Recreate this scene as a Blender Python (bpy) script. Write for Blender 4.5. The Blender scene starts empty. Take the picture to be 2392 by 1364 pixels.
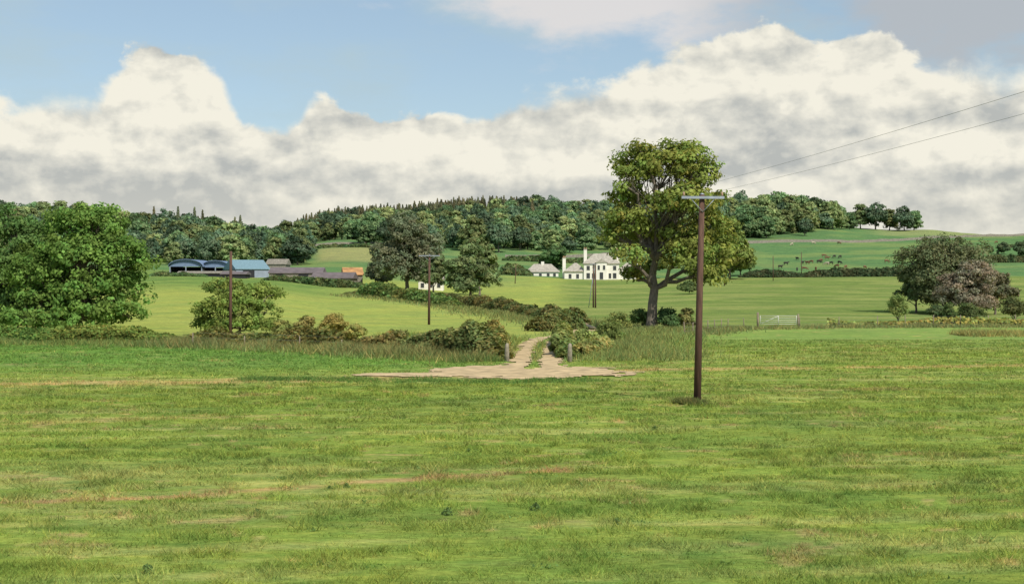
import bpy, math, numpy as np
from mathutils import Vector
rng=np.random.default_rng(7)
F=3286.0; CH=4.5; HY=669.0; CX=1196.0
scene=bpy.context.scene
scene.view_settings.view_transform='Standard'
scene.view_settings.look='None'
scene.view_settings.exposure=0
def link(o,parent=None):
    scene.collection.objects.link(o)
    if parent: o.parent=parent
    return o
# ------------------------------------------------ noise + terrain
def h2(i,j,s):
    v=np.sin(i*127.1+j*311.7+s*74.7)*43758.5453
    return v-np.floor(v)
def vn(x,y,s=0):
    i=np.floor(x);j=np.floor(y);fx=x-i;fy=y-j
    fx=fx*fx*(3-2*fx);fy=fy*fy*(3-2*fy)
    a=h2(i,j,s);b=h2(i+1,j,s);c=h2(i,j+1,s);d=h2(i+1,j+1,s)
    return (a*(1-fx)+b*fx)*(1-fy)+(c*(1-fx)+d*fx)*fy
def fbm(x,y,s=0,o=4):
    t=0;a=.5;n=0
    for k in range(o):
        t=t+a*vn(x*2**k,y*2**k,s+k);n+=a;a*=.5
    return t/n
DS=np.array([0,125,200,280,360,450,550,650,750,850,950,1100,1500,5500.])
US=np.array([-900,0,400,620,800,1130,1400,1750,2150,2392,3300.])
ZT=np.array([
[0,0,1.5,4,8,14,20,30,38,42,44,40,25,20],
[0,0,1.5,4,7.5,12,18,28,36,41,43,38,22,20],
[0,0,2.1,5.3,7.9,11,16,24,31,34,34,30,20,20],
[0,0,1.8,4.6,7,10.5,15,20,24,27,29,28,20,20],
[0,0,.8,2.7,5.7,10.5,17,24,30,36,43,40,25,20],
[0,0,.2,1.2,3.6,8,14.4,21,29,39,51,49,28,20],
[0,0,0,.8,2.6,6.6,13.5,20,28,38,48,46,28,20],
[0,0,.2,1.2,3.6,7.1,12.5,21,31,44,49,45,26,20],
[0,0,.2,1.2,3.6,7.1,13,21,30,38,38.5,34,20,20],
[0,0,.2,1.2,3.6,7,13,22,31,35.5,34,30,20,20],
[0,0,.2,1.2,3.6,7,13,22,31,34,33,30,20,20]])
dg=np.arange(0,5501,10.)
ZG=[]
for r in ZT:
    z=np.interp(dg,DS,r)
    k=np.hanning(11);k/=k.sum()
    zp=np.pad(z,5,mode='edge');z=np.convolve(zp,k,'valid');ZG.append(z)
ZG=np.array(ZG)
def zf(x,y):
    x=np.asarray(x,float);y=np.asarray(y,float)
    yy=np.maximum(y,1.)
    u=np.clip(x/yy*F+CX,-900,3299)
    d=np.clip(y,0,5499)
    k=np.clip(np.searchsorted(US,u,side='right')-1,0,len(US)-2)
    t=(u-US[k])/(US[k+1]-US[k]);t=t*t*(3-2*t)
    di=d/10.;i=np.minimum(di.astype(int),len(dg)-2);f=di-i
    a=ZG[k,i]*(1-f)+ZG[k,i+1]*f
    b=ZG[k+1,i]*(1-f)+ZG[k+1,i+1]*f
    z=a*(1-t)+b*t
    w=np.clip((y-130)/200,0,1)
    z=z+w*(fbm(x/60,y/60,3,2)-.5)*2.0
    z=z+np.clip((y-500)/300,0,1)*(fbm(x/25,y/25,9,2)-.5)*2.0
    return z
def W(px,d): return ((px-CX)/F*d, d)
def G(px,d):
    x,y=W(px,d); return Vector((x,y,float(zf(x,y))))
# ------------------------------------------------ materials
def newmat(name):
    m=bpy.data.materials.new(name);m.use_nodes=True
    nt=m.node_tree;nt.nodes.clear()
    out=nt.nodes.new('ShaderNodeOutputMaterial')
    return m,nt,out
def simple(name,col,rough=.8,var=.25,scale=3.,bump=0.,metal=0.,stretch=(1,1,1)):
    m,nt,out=newmat(name);N=nt.nodes;L=nt.links
    b=N.new('ShaderNodeBsdfPrincipled');b.inputs['Roughness'].default_value=rough;b.inputs['Metallic'].default_value=metal
    b.inputs['Specular IOR Level'].default_value=.3
    tc=N.new('ShaderNodeTexCoord');mp=N.new('ShaderNodeMapping');mp.inputs['Scale'].default_value=stretch
    n=N.new('ShaderNodeTexNoise');n.inputs['Scale'].default_value=scale;n.inputs['Detail'].default_value=6
    L.new(tc.outputs['Object'],mp.inputs[0]);L.new(mp.outputs[0],n.inputs['Vector'])
    mr=N.new('ShaderNodeMapRange');mr.inputs[1].default_value=.3;mr.inputs[2].default_value=.7
    mr.inputs[3].default_value=1-var;mr.inputs[4].default_value=1+var
    L.new(n.outputs['Fac'],mr.inputs[0])
    mx=N.new('ShaderNodeVectorMath');mx.operation='SCALE';mx.inputs[0].default_value=col
    L.new(mr.outputs[0],mx.inputs['Scale']);L.new(mx.outputs[0],b.inputs['Base Color'])
    if bump:
        bp=N.new('ShaderNodeBump');bp.inputs['Strength'].default_value=bump
        L.new(n.outputs['Fac'],bp.inputs['Height']);L.new(bp.outputs[0],b.inputs['Normal'])
    L.new(b.outputs[0],out.inputs[0]);return m
def leafmat(name,mul=(1,1,1),trans=.3,rnd=.25):
    m,nt,out=newmat(name);N=nt.nodes;L=nt.links
    a=N.new('ShaderNodeAttribute');a.attribute_name='tint'
    oi=N.new('ShaderNodeObjectInfo')
    mr=N.new('ShaderNodeMapRange');mr.inputs[3].default_value=1-rnd;mr.inputs[4].default_value=1+rnd
    L.new(oi.outputs['Random'],mr.inputs[0])
    v=N.new('ShaderNodeVectorMath');v.operation='MULTIPLY';v.inputs[1].default_value=mul
    L.new(a.outputs['Color'],v.inputs[0])
    s=N.new('ShaderNodeVectorMath');s.operation='SCALE'
    L.new(v.outputs[0],s.inputs[0]);L.new(mr.outputs[0],s.inputs['Scale'])
    d=N.new('ShaderNodeBsdfDiffuse');t=N.new('ShaderNodeBsdfTranslucent')
    ty=N.new('ShaderNodeVectorMath');ty.operation='MULTIPLY';ty.inputs[1].default_value=(1.2,1.2,.7)
    L.new(s.outputs[0],d.inputs[0]);L.new(s.outputs[0],ty.inputs[0]);L.new(ty.outputs[0],t.inputs[0])
    mx=N.new('ShaderNodeMixShader');mx.inputs[0].default_value=trans
    L.new(d.outputs[0],mx.inputs[1]);L.new(t.outputs[0],mx.inputs[2]);L.new(mx.outputs[0],out.inputs[0])
    return m
M_leaf=leafmat('leaves',(2.2,2.15,2.0),.38,.1);M_far=leafmat('woodland_leaves',(2.6,2.4,2.9),.3,rnd=.42)  # M_far: paler, bluer multiplier paints distance haze into the woodland leaf colour
M_bark=simple('bark',(.15,.125,.10),.95,.35,4,.4,stretch=(3,3,.6))
M_core=simple('hedge_core',(.03,.045,.02),1)  # inner mesh behind hedge leaves; shade of the interior put into its dark colour
# ------------------------------------------------ mesh helpers
def build(name,V,faces_n,C,mats,midx=None,smooth=False):
    k=faces_n;n=len(V)//k
    me=bpy.data.meshes.new(name)
    me.vertices.add(len(V));me.vertices.foreach_set('co',V.astype(np.float32).ravel())
    me.loops.add(len(V));me.loops.foreach_set('vertex_index',np.arange(len(V),dtype=np.int32))
    me.polygons.add(n);me.polygons.foreach_set('loop_start',np.arange(0,len(V),k,dtype=np.int32))
    if midx is not None: me.polygons.foreach_set('material_index',midx.astype(np.int32))
    at=me.color_attributes.new('tint','FLOAT_COLOR','POINT')
    cc=np.ones((len(V),4),np.float32);cc[:,:3]=C if len(C)==len(V) else np.repeat(C,k,0)
    at.data.foreach_set('color',cc.ravel())
    for m in mats: me.materials.append(m)
    me.update(calc_edges=True);return me
def nrm(a): return a/np.maximum(np.linalg.norm(a,axis=1,keepdims=True),1e-9)
def leaf_quads(P,Nn,S,r):
    n=len(P);Nn=nrm(Nn);t=nrm(np.cross(Nn,nrm(r.normal(size=(n,3)))));b=np.cross(Nn,t)
    S=S[:,None];a=r.uniform(.7,1.2,(n,1));c=r.uniform(.45,.9,(n,1))
    V=np.stack([P-t*S*a,P-b*S*c*r.uniform(.6,1.1,(n,1)),P+t*S*a,P+b*S*c],1)
    return V.reshape(-1,3)
def tube_q(pts,rad,sides=6):
    pts=np.array(pts,float);rings=[]
    for i,p in enumerate(pts):
        a=pts[max(i-1,0)];b=pts[min(i+1,len(pts)-1)];t=(b-a)/max(np.linalg.norm(b-a),1e-6)
        ref=np.array([1,0,0]) if abs(t[0])<.8 else np.array([0,1,0])
        u=np.cross(t,ref);u/=np.linalg.norm(u);v=np.cross(t,u)
        th=np.arange(sides)/sides*2*math.pi
        rings.append(p+rad[i]*(np.cos(th)[:,None]*u+np.sin(th)[:,None]*v))
    q=[]
    for i in range(len(rings)-1):
        A,B=rings[i],rings[i+1]
        for s in range(sides):
            s2=(s+1)%sides;q+= [A[s],A[s2],B[s2],B[s]]
    return np.array(q)
def limb(p0,p1,r0,r1,r,seg=4,wob=.08,sag=0):
    p0=np.array(p0,float);p1=np.array(p1,float);L=np.linalg.norm(p1-p0);pts=[];rd=[]
    for i in range(seg+1):
        t=i/seg;p=p0*(1-t)+p1*t
        if 0<i<seg:p=p+r.normal(size=3)*L*wob*.5
        p[2]+=sag*math.sin(t*math.pi)*L
        pts.append(p);rd.append(r0*(1-t)+r1*t)
    return pts,rd
def tree_mesh(name,lobes,trunk_h,trunk_r,nclump,lpc,leaf,col,seed,mats,clump_r=.9,shell=.5,colvar=.3,trunk_lean=(0,0),twigs=True,fork=.8,yel=.0,droop=0):
    r=np.random.default_rng(seed);lobes=np.array(lobes,float)
    vol=lobes[:,3]*lobes[:,4]*lobes[:,5];w=vol**.75;w/=w.sum()
    Q=[];top=np.array([trunk_lean[0],trunk_lean[1],trunk_h])
    p,rd=limb((0,0,-.3),top,trunk_r*1.25,trunk_r*.7,r,5,.03);rd[0]*=1.25;Q.append(tube_q(p,rd,9))
    mid=[]
    for lb in lobes:
        c=lb[:3];st=np.array(p[-1])
        if c[2]<trunk_h+1: st=np.array(p[3])
        e=c-np.array([0,0,lb[5]*.2])
        lp,lr=limb(st,e,trunk_r*.55,trunk_r*.18,r,5,.12,.06);Q.append(tube_q(lp,lr,6));mid.append(lp)
    LP=[];LN=[];LC=[]
    for k in range(nclump):
        li=r.choice(len(lobes),p=w);lb=lobes[li]
        dr=r.normal(size=3);dr/=np.linalg.norm(dr)
        if dr[2]<-.5: dr[2]*=-.6
        rr=r.uniform(shell,1.0)**.8
        c=lb[:3]+dr*lb[3:6]*rr
        cr=clump_r*r.uniform(.55,1.3)
        if twigs and r.random()<.5:
            s=mid[li][r.integers(2,6)];lp,lr=limb(s,c,trunk_r*.12,trunk_r*.03,r,3,.12);Q.append(tube_q(lp,lr,4))
        n=max(3,int(lpc*r.uniform(.5,1.3)*(cr/clump_r)**2))
        g=nrm(r.normal(size=(n,3)))*(r.random((n,1))**.45);g[:,2]*=.62
        P=c+g*cr
        P[:,2]-=droop*np.abs(g[:,0])*cr
        nn=g*1.0+dr*.5+np.array([0,0,.35])+r.normal(size=(n,3))*.45
        cv=1+colvar*r.uniform(-1,1)
        cc=np.tile(np.array(col)*cv,(n,1))*r.uniform(.8,1.2,(n,1))
        cc[:,0]*=1+yel*r.uniform(-.3,1)+.15*r.uniform(-1,1)
        LP.append(P);LN.append(nn);LC.append(cc)
    P=np.concatenate(LP);NN=np.concatenate(LN);CC=np.concatenate(LC)
    kk_=P[:,2]>.05
    P=P[kk_];NN=NN[kk_];CC=CC[kk_]
    S=leaf*r.uniform(.6,1.3,len(P))
    VL=leaf_quads(P,NN,S,r);VQ=np.concatenate(Q)
    V=np.concatenate([VQ,VL]);nq=len(VQ)//4
    C=np.concatenate([np.full((nq,3),.08),CC]);mi=np.concatenate([np.ones(nq),np.zeros(len(P))])
    return build(name,V,4,C,mats,mi)
# ------------------------------------------------ world
SUN_AZ=math.radians(146);SUN_EL=math.radians(46)
world=bpy.data.worlds.new("World");scene.world=world;world.use_nodes=True
nt=world.node_tree;nt.nodes.clear();N=nt.nodes;L=nt.links
def mth(op,a,b=None,c=None,clamp=False):
    n=N.new('ShaderNodeMath');n.operation=op;n.use_clamp=clamp
    for i,v in enumerate((a,b,c)):
        if v is None: continue
        if isinstance(v,(int,float)): n.inputs[i].default_value=v
        else: L.new(v,n.inputs[i])
    return n.outputs[0]
def sstep(x,a,b):
    n=N.new('ShaderNodeMapRange');n.interpolation_type='SMOOTHSTEP'
    for i,v in ((1,a),(2,b)):
        if isinstance(v,(int,float)): n.inputs[i].default_value=v
        else: L.new(v,n.inputs[i])
    L.new(x,n.inputs[0]);return n.outputs[0]
def mixc(f,a,b):
    n=N.new('ShaderNodeMix');n.data_type='RGBA'
    for s,v in ((0,f),(6,a),(7,b)):
        if isinstance(v,(int,float)): n.inputs[s].default_value=v
        elif isinstance(v,tuple): n.inputs[s].default_value=(*v,1)
        else: L.new(v,n.inputs[s])
    return n.outputs[2]
tc=N.new('ShaderNodeTexCoord');sp=N.new('ShaderNodeSeparateXYZ');L.new(tc.outputs['Generated'],sp.inputs[0])
X,Y,Z=sp.outputs
az=mth('ARCTAN2',X,Y)
hor=mth('SQRT',mth('ADD',mth('MULTIPLY',X,X),mth('MULTIPLY',Y,Y)))
el=mth('DIVIDE',Z,mth('MAXIMUM',hor,.05))
def noise(ox,oy,sx,sy,scale,detail,rough=.55,zz=0.,warp=None):
    c=N.new('ShaderNodeCombineXYZ')
    L.new(mth('MULTIPLY',mth('ADD',az,ox),sx),c.inputs[0]);L.new(mth('MULTIPLY',mth('ADD',el,oy),sy),c.inputs[1]);c.inputs[2].default_value=zz
    n=N.new('ShaderNodeTexNoise');n.inputs['Scale'].default_value=scale;n.inputs['Detail'].default_value=detail;n.inputs['Roughness'].default_value=rough
    if warp: n.inputs['Distortion'].default_value=warp
    L.new(c.outputs[0],n.inputs['Vector']);return n.outputs['Fac']
edge=[(-700,190),(-200,230),(0,225),(90,215),(165,205),(240,180),(300,130),(400,92),(480,120),(530,210),(580,285),(640,308),(700,280),(760,216),(815,255),(900,272),(960,255),(1050,270),(1150,258),(1210,220),(1300,208),(1430,170),(1500,132),(1620,90),(1700,77),(1800,64),(1870,82),(1940,104),(2050,94),(2130,120),(2210,152),(2392,138),(2900,150),(3300,200)]
A0=-.62;AR=1.24
fc=N.new('ShaderNodeFloatCurve');cv=fc.mapping.curves[0]
pts=[]
for px,py in edge:
    a=math.atan((px-CX)/F);v=(HY-py)/F*math.cos(a);pts.append(((a-A0)/AR,v*4))
cv.points[0].location=(0,pts[0][1]);cv.points[1].location=(1,pts[-1][1])
for p in pts:
    if 0.001<p[0]<.999: cv.points.new(*p)
fc.mapping.update()
L.new(mth('DIVIDE',mth('SUBTRACT',az,A0),AR,clamp=True),fc.inputs['Value'])
top=mth('DIVIDE',fc.outputs[0],4.)
n1=noise(0,0,1,1.25,26,9,.56,0.3,.15)
n1b=noise(-.006,-.0075,1,1.25,26,9,.56,.3,.15)
nL=noise(0,0,1,2.0,9,5,.5,4.)
nL2=noise(.0,-.012,1,2.0,9,5,.5,4.)
dist=mth('ADD',mth('SUBTRACT',top,el),mth('MULTIPLY',mth('SUBTRACT',n1,.5),.06))
soft=mth('ADD',.004,mth('MULTIPLY',sstep(noise(0,0,1,1,7,3,.5,6.),.42,.7),.032))
cov=sstep(dist,-.0025,soft)
relief=mth('MULTIPLY',mth('SUBTRACT',n1,n1b),2.6)
relief2=mth('MULTIPLY',mth('SUBTRACT',nL,nL2),3.5)
lit=mth('ADD',mth('ADD',.58,relief),relief2)
rim=mth('SUBTRACT',1.,sstep(dist,.0,.05))
lit=mth('ADD',lit,mth('MULTIPLY',rim,.32))
lit=mth('ADD',lit,mth('MULTIPLY',mth('SUBTRACT',nL,.5),1.2),clamp=True)
K=1/.12
def c3(r,g,b,k=K):
    f=lambda s:((s/255+.055)/1.055)**2.4*k
    return (f(r),f(g),f(b))
ccol=mixc(lit,c3(184,187,184),c3(244,240,225))
low=mth('SUBTRACT',1.,sstep(el,.03,.09))
ccol=mixc(mth('MULTIPLY',low,.4),ccol,c3(222,219,205))
sky=N.new('ShaderNodeTexSky');sky.sky_type='NISHITA';sky.sun_disc=False
sky.sun_elevation=SUN_EL;sky.sun_rotation=SUN_AZ;sky.air_density=1.0;sky.dust_density=.6;sky.ozone_density=2.
veil=mth('ADD',.34,mth('MULTIPLY',sstep(noise(0,0,1,2.5,7,6,.6,9.),.42,.75),.4))
base=mixc(veil,sky.outputs[0],c3(182,202,207))
def blob(px,py,rx,ry):
    a=math.atan((px-CX)/F);v=(HY-py)/F*math.cos(a)
    dx=mth('DIVIDE',mth('SUBTRACT',az,a),rx/F);dy=mth('DIVIDE',mth('SUBTRACT',el,v),ry/F)
    return mth('SQRT',mth('ADD',mth('MULTIPLY',dx,dx),mth('MULTIPLY',dy,dy)))
wob=mth('MULTIPLY',mth('SUBTRACT',noise(0,0,1,2.0,16,8,.6,2.),.5),1.6)
b1=mth('ADD',blob(1460,-40,440,160),wob);b2=mth('ADD',blob(2270,10,330,160),wob)
hi=mth('MAXIMUM',mth('SUBTRACT',1.,sstep(b1,.5,1.2)),mth('SUBTRACT',1.,sstep(b2,.5,1.15)))
hicol=mixc(sstep(az,.1,.2),c3(226,222,220),c3(182,187,192))
base=mixc(mth('MULTIPLY',hi,.9),base,hicol)
fin=mixc(cov,base,ccol)
bg=N.new('ShaderNodeBackground');bg.inputs[1].default_value=.12;L.new(fin,bg.inputs[0])
wo=N.new('ShaderNodeOutputWorld');L.new(bg.outputs[0],wo.inputs[0])
# sun
sl=bpy.data.lights.new('sun','SUN');sl.energy=4.7;sl.angle=math.radians(.5);sl.color=(1,.94,.81)
so=link(bpy.data.objects.new('sun',sl))
sd=Vector((math.sin(SUN_AZ)*math.cos(SUN_EL),math.cos(SUN_AZ)*math.cos(SUN_EL),math.sin(SUN_EL)))
so.rotation_euler=sd.to_track_quat('Z','Y').to_euler();so.location=(30,-30,60)
# camera
cam=bpy.data.cameras.new('camera');co=link(bpy.data.objects.new('camera',cam));scene.camera=co
cam.sensor_width=36;cam.lens=F*36/2392;cam.shift_y=-13/2392;cam.clip_end=9000;cam.clip_start=.1
co.location=(0,0,CH);co.rotation_euler=(math.radians(90),0,0)
# ------------------------------------------------ ground colouring
def polydist(x,y,pts):
    best=np.full(x.shape,1e9)
    for (x0,y0),(x1,y1) in zip(pts[:-1],pts[1:]):
        dx,dy=x1-x0,y1-y0;t=np.clip(((x-x0)*dx+(y-y0)*dy)/(dx*dx+dy*dy),0,1)
        best=np.minimum(best,np.hypot(x-x0-t*dx,y-y0-t*dy))
    return best
TRACK=[(.9,73),(1.4,84),(1.8,97),(2.4,112),(3.6,122),(6.5,134),(7.5,150),(8,175),(5.5,215),(-2,245),(-9,272),(-14,315),(-38,345),(-70,352)]
def track_mask(x,y):
    n=(fbm(x*1.3,y*.8,11,3)-.5)
    d=polydist(x,y,TRACK)
    m1=(1.6+n*1.4)-d
    e=np.sqrt(((x-.6)/5.6)**2+((y-74.0)/5.8)**2)+n*.9
    m2=(1-e)*3
    e2=np.sqrt(((x+4.0)/4.4)**2+((y-71.6)/1.7)**2)+n*1.0
    m=np.maximum(np.maximum(m1,m2),(1-e2)*1.2)
    strip=(y>76)&(d+n*.8<.26)
    return np.where(strip,-.2,m)
def sm(x,a,b):
    t=np.clip((x-a)/(b-a),0,1);return t*t*(3-2*t)
def mixa(c,col,f): return c*(1-f[:,None])+np.array(col)*f[:,None]
HL=[(-60,131),W(-600,121),W(0,113),W(430,108),W(700,101),W(900,94),W(1175,86)]
HR=[W(1345,85),W(1400,88),W(1480,100),W(1600,128),W(1700,146),W(2050,152),W(2392,152),(140,160)]
def region(x,y):
    u=x/np.maximum(y,1)*F+CX
    c=np.tile(np.array([.225,.290,.060]),(len(x),1))
    n=fbm(x/7,y/7,21,3);n2=fbm(x/2.2,y/1.1,25,3)
    sw=fbm((x+y*.25)/12,(y-x*.12)/.8,51,3)
    c=mixa(c,(.34,.36,.115),sm(sw,.50,.68)*.75)
    c=mixa(c,(.15,.235,.05),sm(fbm((x+y*.2)/6,(y-x*.1)/1.2,53,3),.5,.75)*.6)
    c=mixa(c,(.14,.23,.05),sm(fbm(x/1.1,y/.9,57,3),.55,.72)*.45)
    g=sm(y,66,84)*(1-sm(u,900,1400));c=mixa(c,(.12,.25,.055),g*.7)
    g=sm(y,95,125)*sm(u,1450,1700);c=mixa(c,(.19,.29,.08),g*.7)
    def streak(pts,w,col,s,k):
        nonlocal c
        d=polydist(x,y,pts)+(n2-.5)*w*2.2
        c=mixa(c,col,(1-sm(d,w*.2,w))*s*sm(n,k,k+.3))
    streak([(-30,64),W(250,66),W(900,68),W(1000,71)],2.4,(.44,.35,.14),.95,.05)
    streak([W(1440,76),W(1800,77),W(2100,78.5),W(2600,81)],1.3,(.42,.33,.13),.9,.05)
    streak([W(0,29.3),W(380,30),W(650,31.2),W(850,32.3),W(1300,34.5)],.42,(.42,.28,.13),.9,.30)
    streak([W(1800,60),W(2500,64)],.7,(.38,.31,.12),.6,.25)
    streak([W(0,46),W(600,49)],.6,(.38,.31,.12),.5,.3)
    sp_=fbm(x/.9,y/.5,61,3);c=mixa(c,(.42,.32,.14),sm(sp_,.67,.78)*.65*sm(n,.38,.58))
    hl=np.interp(u,[-700,0,430,700,900,1175,1345,1400,1480,1600,1700,2050,2392,3300],[121,113,108,101,94,86,85,88,100,128,146,152,152,156])
    f=sm(y-hl,-1.5,1.5)
    mid=np.tile(np.array([.30,.335,.085]),(len(x),1))
    mid=mixa(mid,(.14,.22,.06),sm(y+6*n,235,300)*(1-sm(u,700,900)))
    mid=mixa(mid,(.23,.30,.08),sm(fbm((x-y*.6)/4,(y+x*.4)/30,77,3),.45,.65)*.6)
    right=np.tile(np.array([.155,.215,.06]),(len(x),1))
    right=mixa(right,(.25,.28,.09),sm(fbm(x/18,y/9,71,3),.42,.65)*.75)
    mid=mid+(right-mid)*sm(u,1270,1360)[:,None]
    rough=np.array([.20,.22,.08])
    rb=np.maximum(1-sm(np.abs(y-hl),3,7),(sm(u,1250,1350)*(1-sm(u,1500,1640))*(1-sm(y,150,175)))*(y>hl))
    mid=mixa(mid,rough,rb*(u<1700))
    c=c*(1-f[:,None])+mid*f[:,None]
    hill=np.tile(np.array([.105,.195,.075]),(len(x),1))
    hill=mixa(hill,(.20,.26,.09),sm(fbm(x/20,y/20,73,3),.42,.7)*.65)
    hill=mixa(hill,(.30,.29,.12),(sm(u,720,760)*(1-sm(u,860,900))*sm(y,470,500)*(1-sm(y,590,620)))*.8)
    hill=mixa(hill,(.26,.29,.12),sm(y,770,800)*sm(u,2000,2100)*.8)
    f=sm(y+8*(n-.5),370,400)*(1-sm(u,1000,1350))+sm(y,455,460)*sm(u,1000,1350)
    f=np.clip(f,0,1)
    c=c*(1-f[:,None])+hill*f[:,None]
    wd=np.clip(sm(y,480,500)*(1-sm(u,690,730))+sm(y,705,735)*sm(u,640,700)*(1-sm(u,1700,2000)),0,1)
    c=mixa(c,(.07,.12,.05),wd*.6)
    return c
rows=np.concatenate([np.linspace(-300,-20,12),np.linspace(-15,14,12),np.linspace(16,60,150),np.linspace(60.4,125,190),np.linspace(126,300,150),np.linspace(303,980,200),np.geomspace(1000,6000,30)])
s=np.linspace(-1,1,641);s=np.sign(s)*(np.abs(s)*.52+np.abs(s)**5*1.6)
Xg=s[None,:]*(np.maximum(rows,0)[:,None]+ 14);Xg=np.where(rows[:,None]<20,Xg+s[None,:]*120*(1-np.clip(rows[:,None]/20,0,1)),Xg)
Yg=np.repeat(rows[:,None],len(s),1)
xf=Xg.ravel();yf=Yg.ravel();zz=zf(xf,yf)+ (fbm(xf/1.5,yf/1.5,5,3)-.5)*.06*(yf<300)
R,Cn=Xg.shape
idx=np.arange(R*Cn).reshape(R,Cn)
quad=np.stack([idx[:-1,:-1],idx[:-1,1:],idx[1:,1:],idx[1:,:-1]],-1).reshape(-1,4)
def shared(name,V,Q,C,mats,smooth=True):
    me=bpy.data.meshes.new(name);k=Q.shape[1]
    me.vertices.add(len(V));me.vertices.foreach_set('co',V.astype(np.float32).ravel())
    me.loops.add(Q.size);me.loops.foreach_set('vertex_index',Q.astype(np.int32).ravel())
    me.polygons.add(len(Q));me.polygons.foreach_set('loop_start',np.arange(0,Q.size,k,dtype=np.int32))
    me.polygons.foreach_set('use_smooth',np.full(len(Q),smooth))
    if C is not None:
        at=me.color_attributes.new('tint','FLOAT_COLOR','POINT');cc=np.ones((len(V),4),np.float32);cc[:,:3]=C;at.data.foreach_set('color',cc.ravel())
    for m in mats: me.materials.append(m)
    me.update(calc_edges=True);return me
def fieldmat(name,blade):
    m,nt,out=newmat(name);N=nt.nodes;L=nt.links
    a=N.new('ShaderNodeAttribute');a.attribute_name='tint'
    g=N.new('ShaderNodeNewGeometry')
    def ns(sc,rot,scale,det,ro=.6):
        mp=N.new('ShaderNodeMapping');mp.inputs['Scale'].default_value=sc;mp.inputs['Rotation'].default_value=(0,0,rot)
        L.new(g.outputs['Position'],mp.inputs[0]);n=N.new('ShaderNodeTexNoise');n.inputs['Scale'].default_value=scale;n.inputs['Detail'].default_value=det;n.inputs['Roughness'].default_value=ro
        L.new(mp.outputs[0],n.inputs['Vector']);return n.outputs['Fac']
    def rg(x,lo,hi,a0=.3,b0=.7):
        r=N.new('ShaderNodeMapRange');r.inputs[1].default_value=a0;r.inputs[2].default_value=b0;r.inputs[3].default_value=lo;r.inputs[4].default_value=hi;L.new(x,r.inputs[0]);return r.outputs[0]
    bands=ns((.25,1.,.3),.12,.9,4);patch=ns((1,1,.3),0,.16,5);fine=ns((.7,1.6,1),.1,5.5,5,.7);mid=ns((.5,1.2,1),-.1,1.7,5,.65)
    mul=N.new('ShaderNodeMath');mul.operation='MULTIPLY';L.new(rg(bands,.85,1.15),mul.inputs[0]);L.new(rg(patch,.88,1.12),mul.inputs[1])
    mu2=N.new('ShaderNodeMath');mu2.operation='MULTIPLY';L.new(mul.outputs[0],mu2.inputs[0]);L.new(rg(fine,.62,1.38) if not blade else rg(fine,.70,1.30),mu2.inputs[1])
    mu3=N.new('ShaderNodeMath');mu3.operation='MULTIPLY';L.new(mu2.outputs[0],mu3.inputs[0]);L.new(rg(mid,.8,1.2),mu3.inputs[1])
    sc=N.new('ShaderNodeVectorMath');sc.operation='SCALE';L.new(a.outputs['Color'],sc.inputs[0]);L.new(mu3.outputs[0],sc.inputs['Scale'])
    hd=N.new('ShaderNodeCombineXYZ');L.new(rg(mid,.85,1.15),hd.inputs[0]);hd.inputs[1].default_value=1.;L.new(rg(patch,1.1,.9),hd.inputs[2])
    v=N.new('ShaderNodeVectorMath');v.operation='MULTIPLY';L.new(sc.outputs[0],v.inputs[0]);L.new(hd.outputs[0],v.inputs[1])
    d=N.new('ShaderNodeBsdfDiffuse');L.new(v.outputs[0],d.inputs[0])
    if blade:
        t=N.new('ShaderNodeBsdfTranslucent');L.new(v.outputs[0],t.inputs[0]);mx=N.new('ShaderNodeMixShader');mx.inputs[0].default_value=.35
        L.new(d.outputs[0],mx.inputs[1]);L.new(t.outputs[0],mx.inputs[2]);L.new(mx.outputs[0],out.inputs[0])
    else:
        bp=N.new('ShaderNodeBump');bp.inputs['Strength'].default_value=.6;bp.inputs['Distance'].default_value=.12
        L.new(fine,bp.inputs['Height']);L.new(bp.outputs[0],d.inputs['Normal']);L.new(d.outputs[0],out.inputs[0])
    return m
M_ground=fieldmat('field_ground',False);M_blade=fieldmat('grass_blades',True)
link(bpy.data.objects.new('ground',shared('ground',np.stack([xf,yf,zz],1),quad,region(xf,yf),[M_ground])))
# track
M_dirt=simple('dirt',(.48,.355,.20),.95,.35,1.2,.4)
cx=np.arange(-9,9,.14);cy=np.arange(66,146,.22);gx,gy=np.meshgrid(cx,cy)
cx2=np.arange(-80,14,.7);cy2=np.arange(146,360,.8);gx2,gy2=np.meshgrid(cx2,cy2)
Vt=[];Qt=[];off=0
for gx_,gy_ in ((gx,gy),(gx2,gy2)):
    x=gx_.ravel();y=gy_.ravel();m=track_mask(x,y)
    z=zf(x,y)+.035+np.clip(m,0,.5)*.05+(fbm(x*2,y*2,8,2)-.5)*.03+(.15 if gx_ is gx2 else 0)
    i=np.arange(len(x)).reshape(gx_.shape);q=np.stack([i[:-1,:-1],i[:-1,1:],i[1:,1:],i[1:,:-1]],-1).reshape(-1,4)
    q=q[(m[q]>0).all(1)];Vt.append(np.stack([x,y,z],1));Qt.append(q+off);off+=len(x)
link(bpy.data.objects.new('dirt_track',shared('dirt_track',np.concatenate(Vt),np.concatenate(Qt),None,[M_dirt])))
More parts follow.
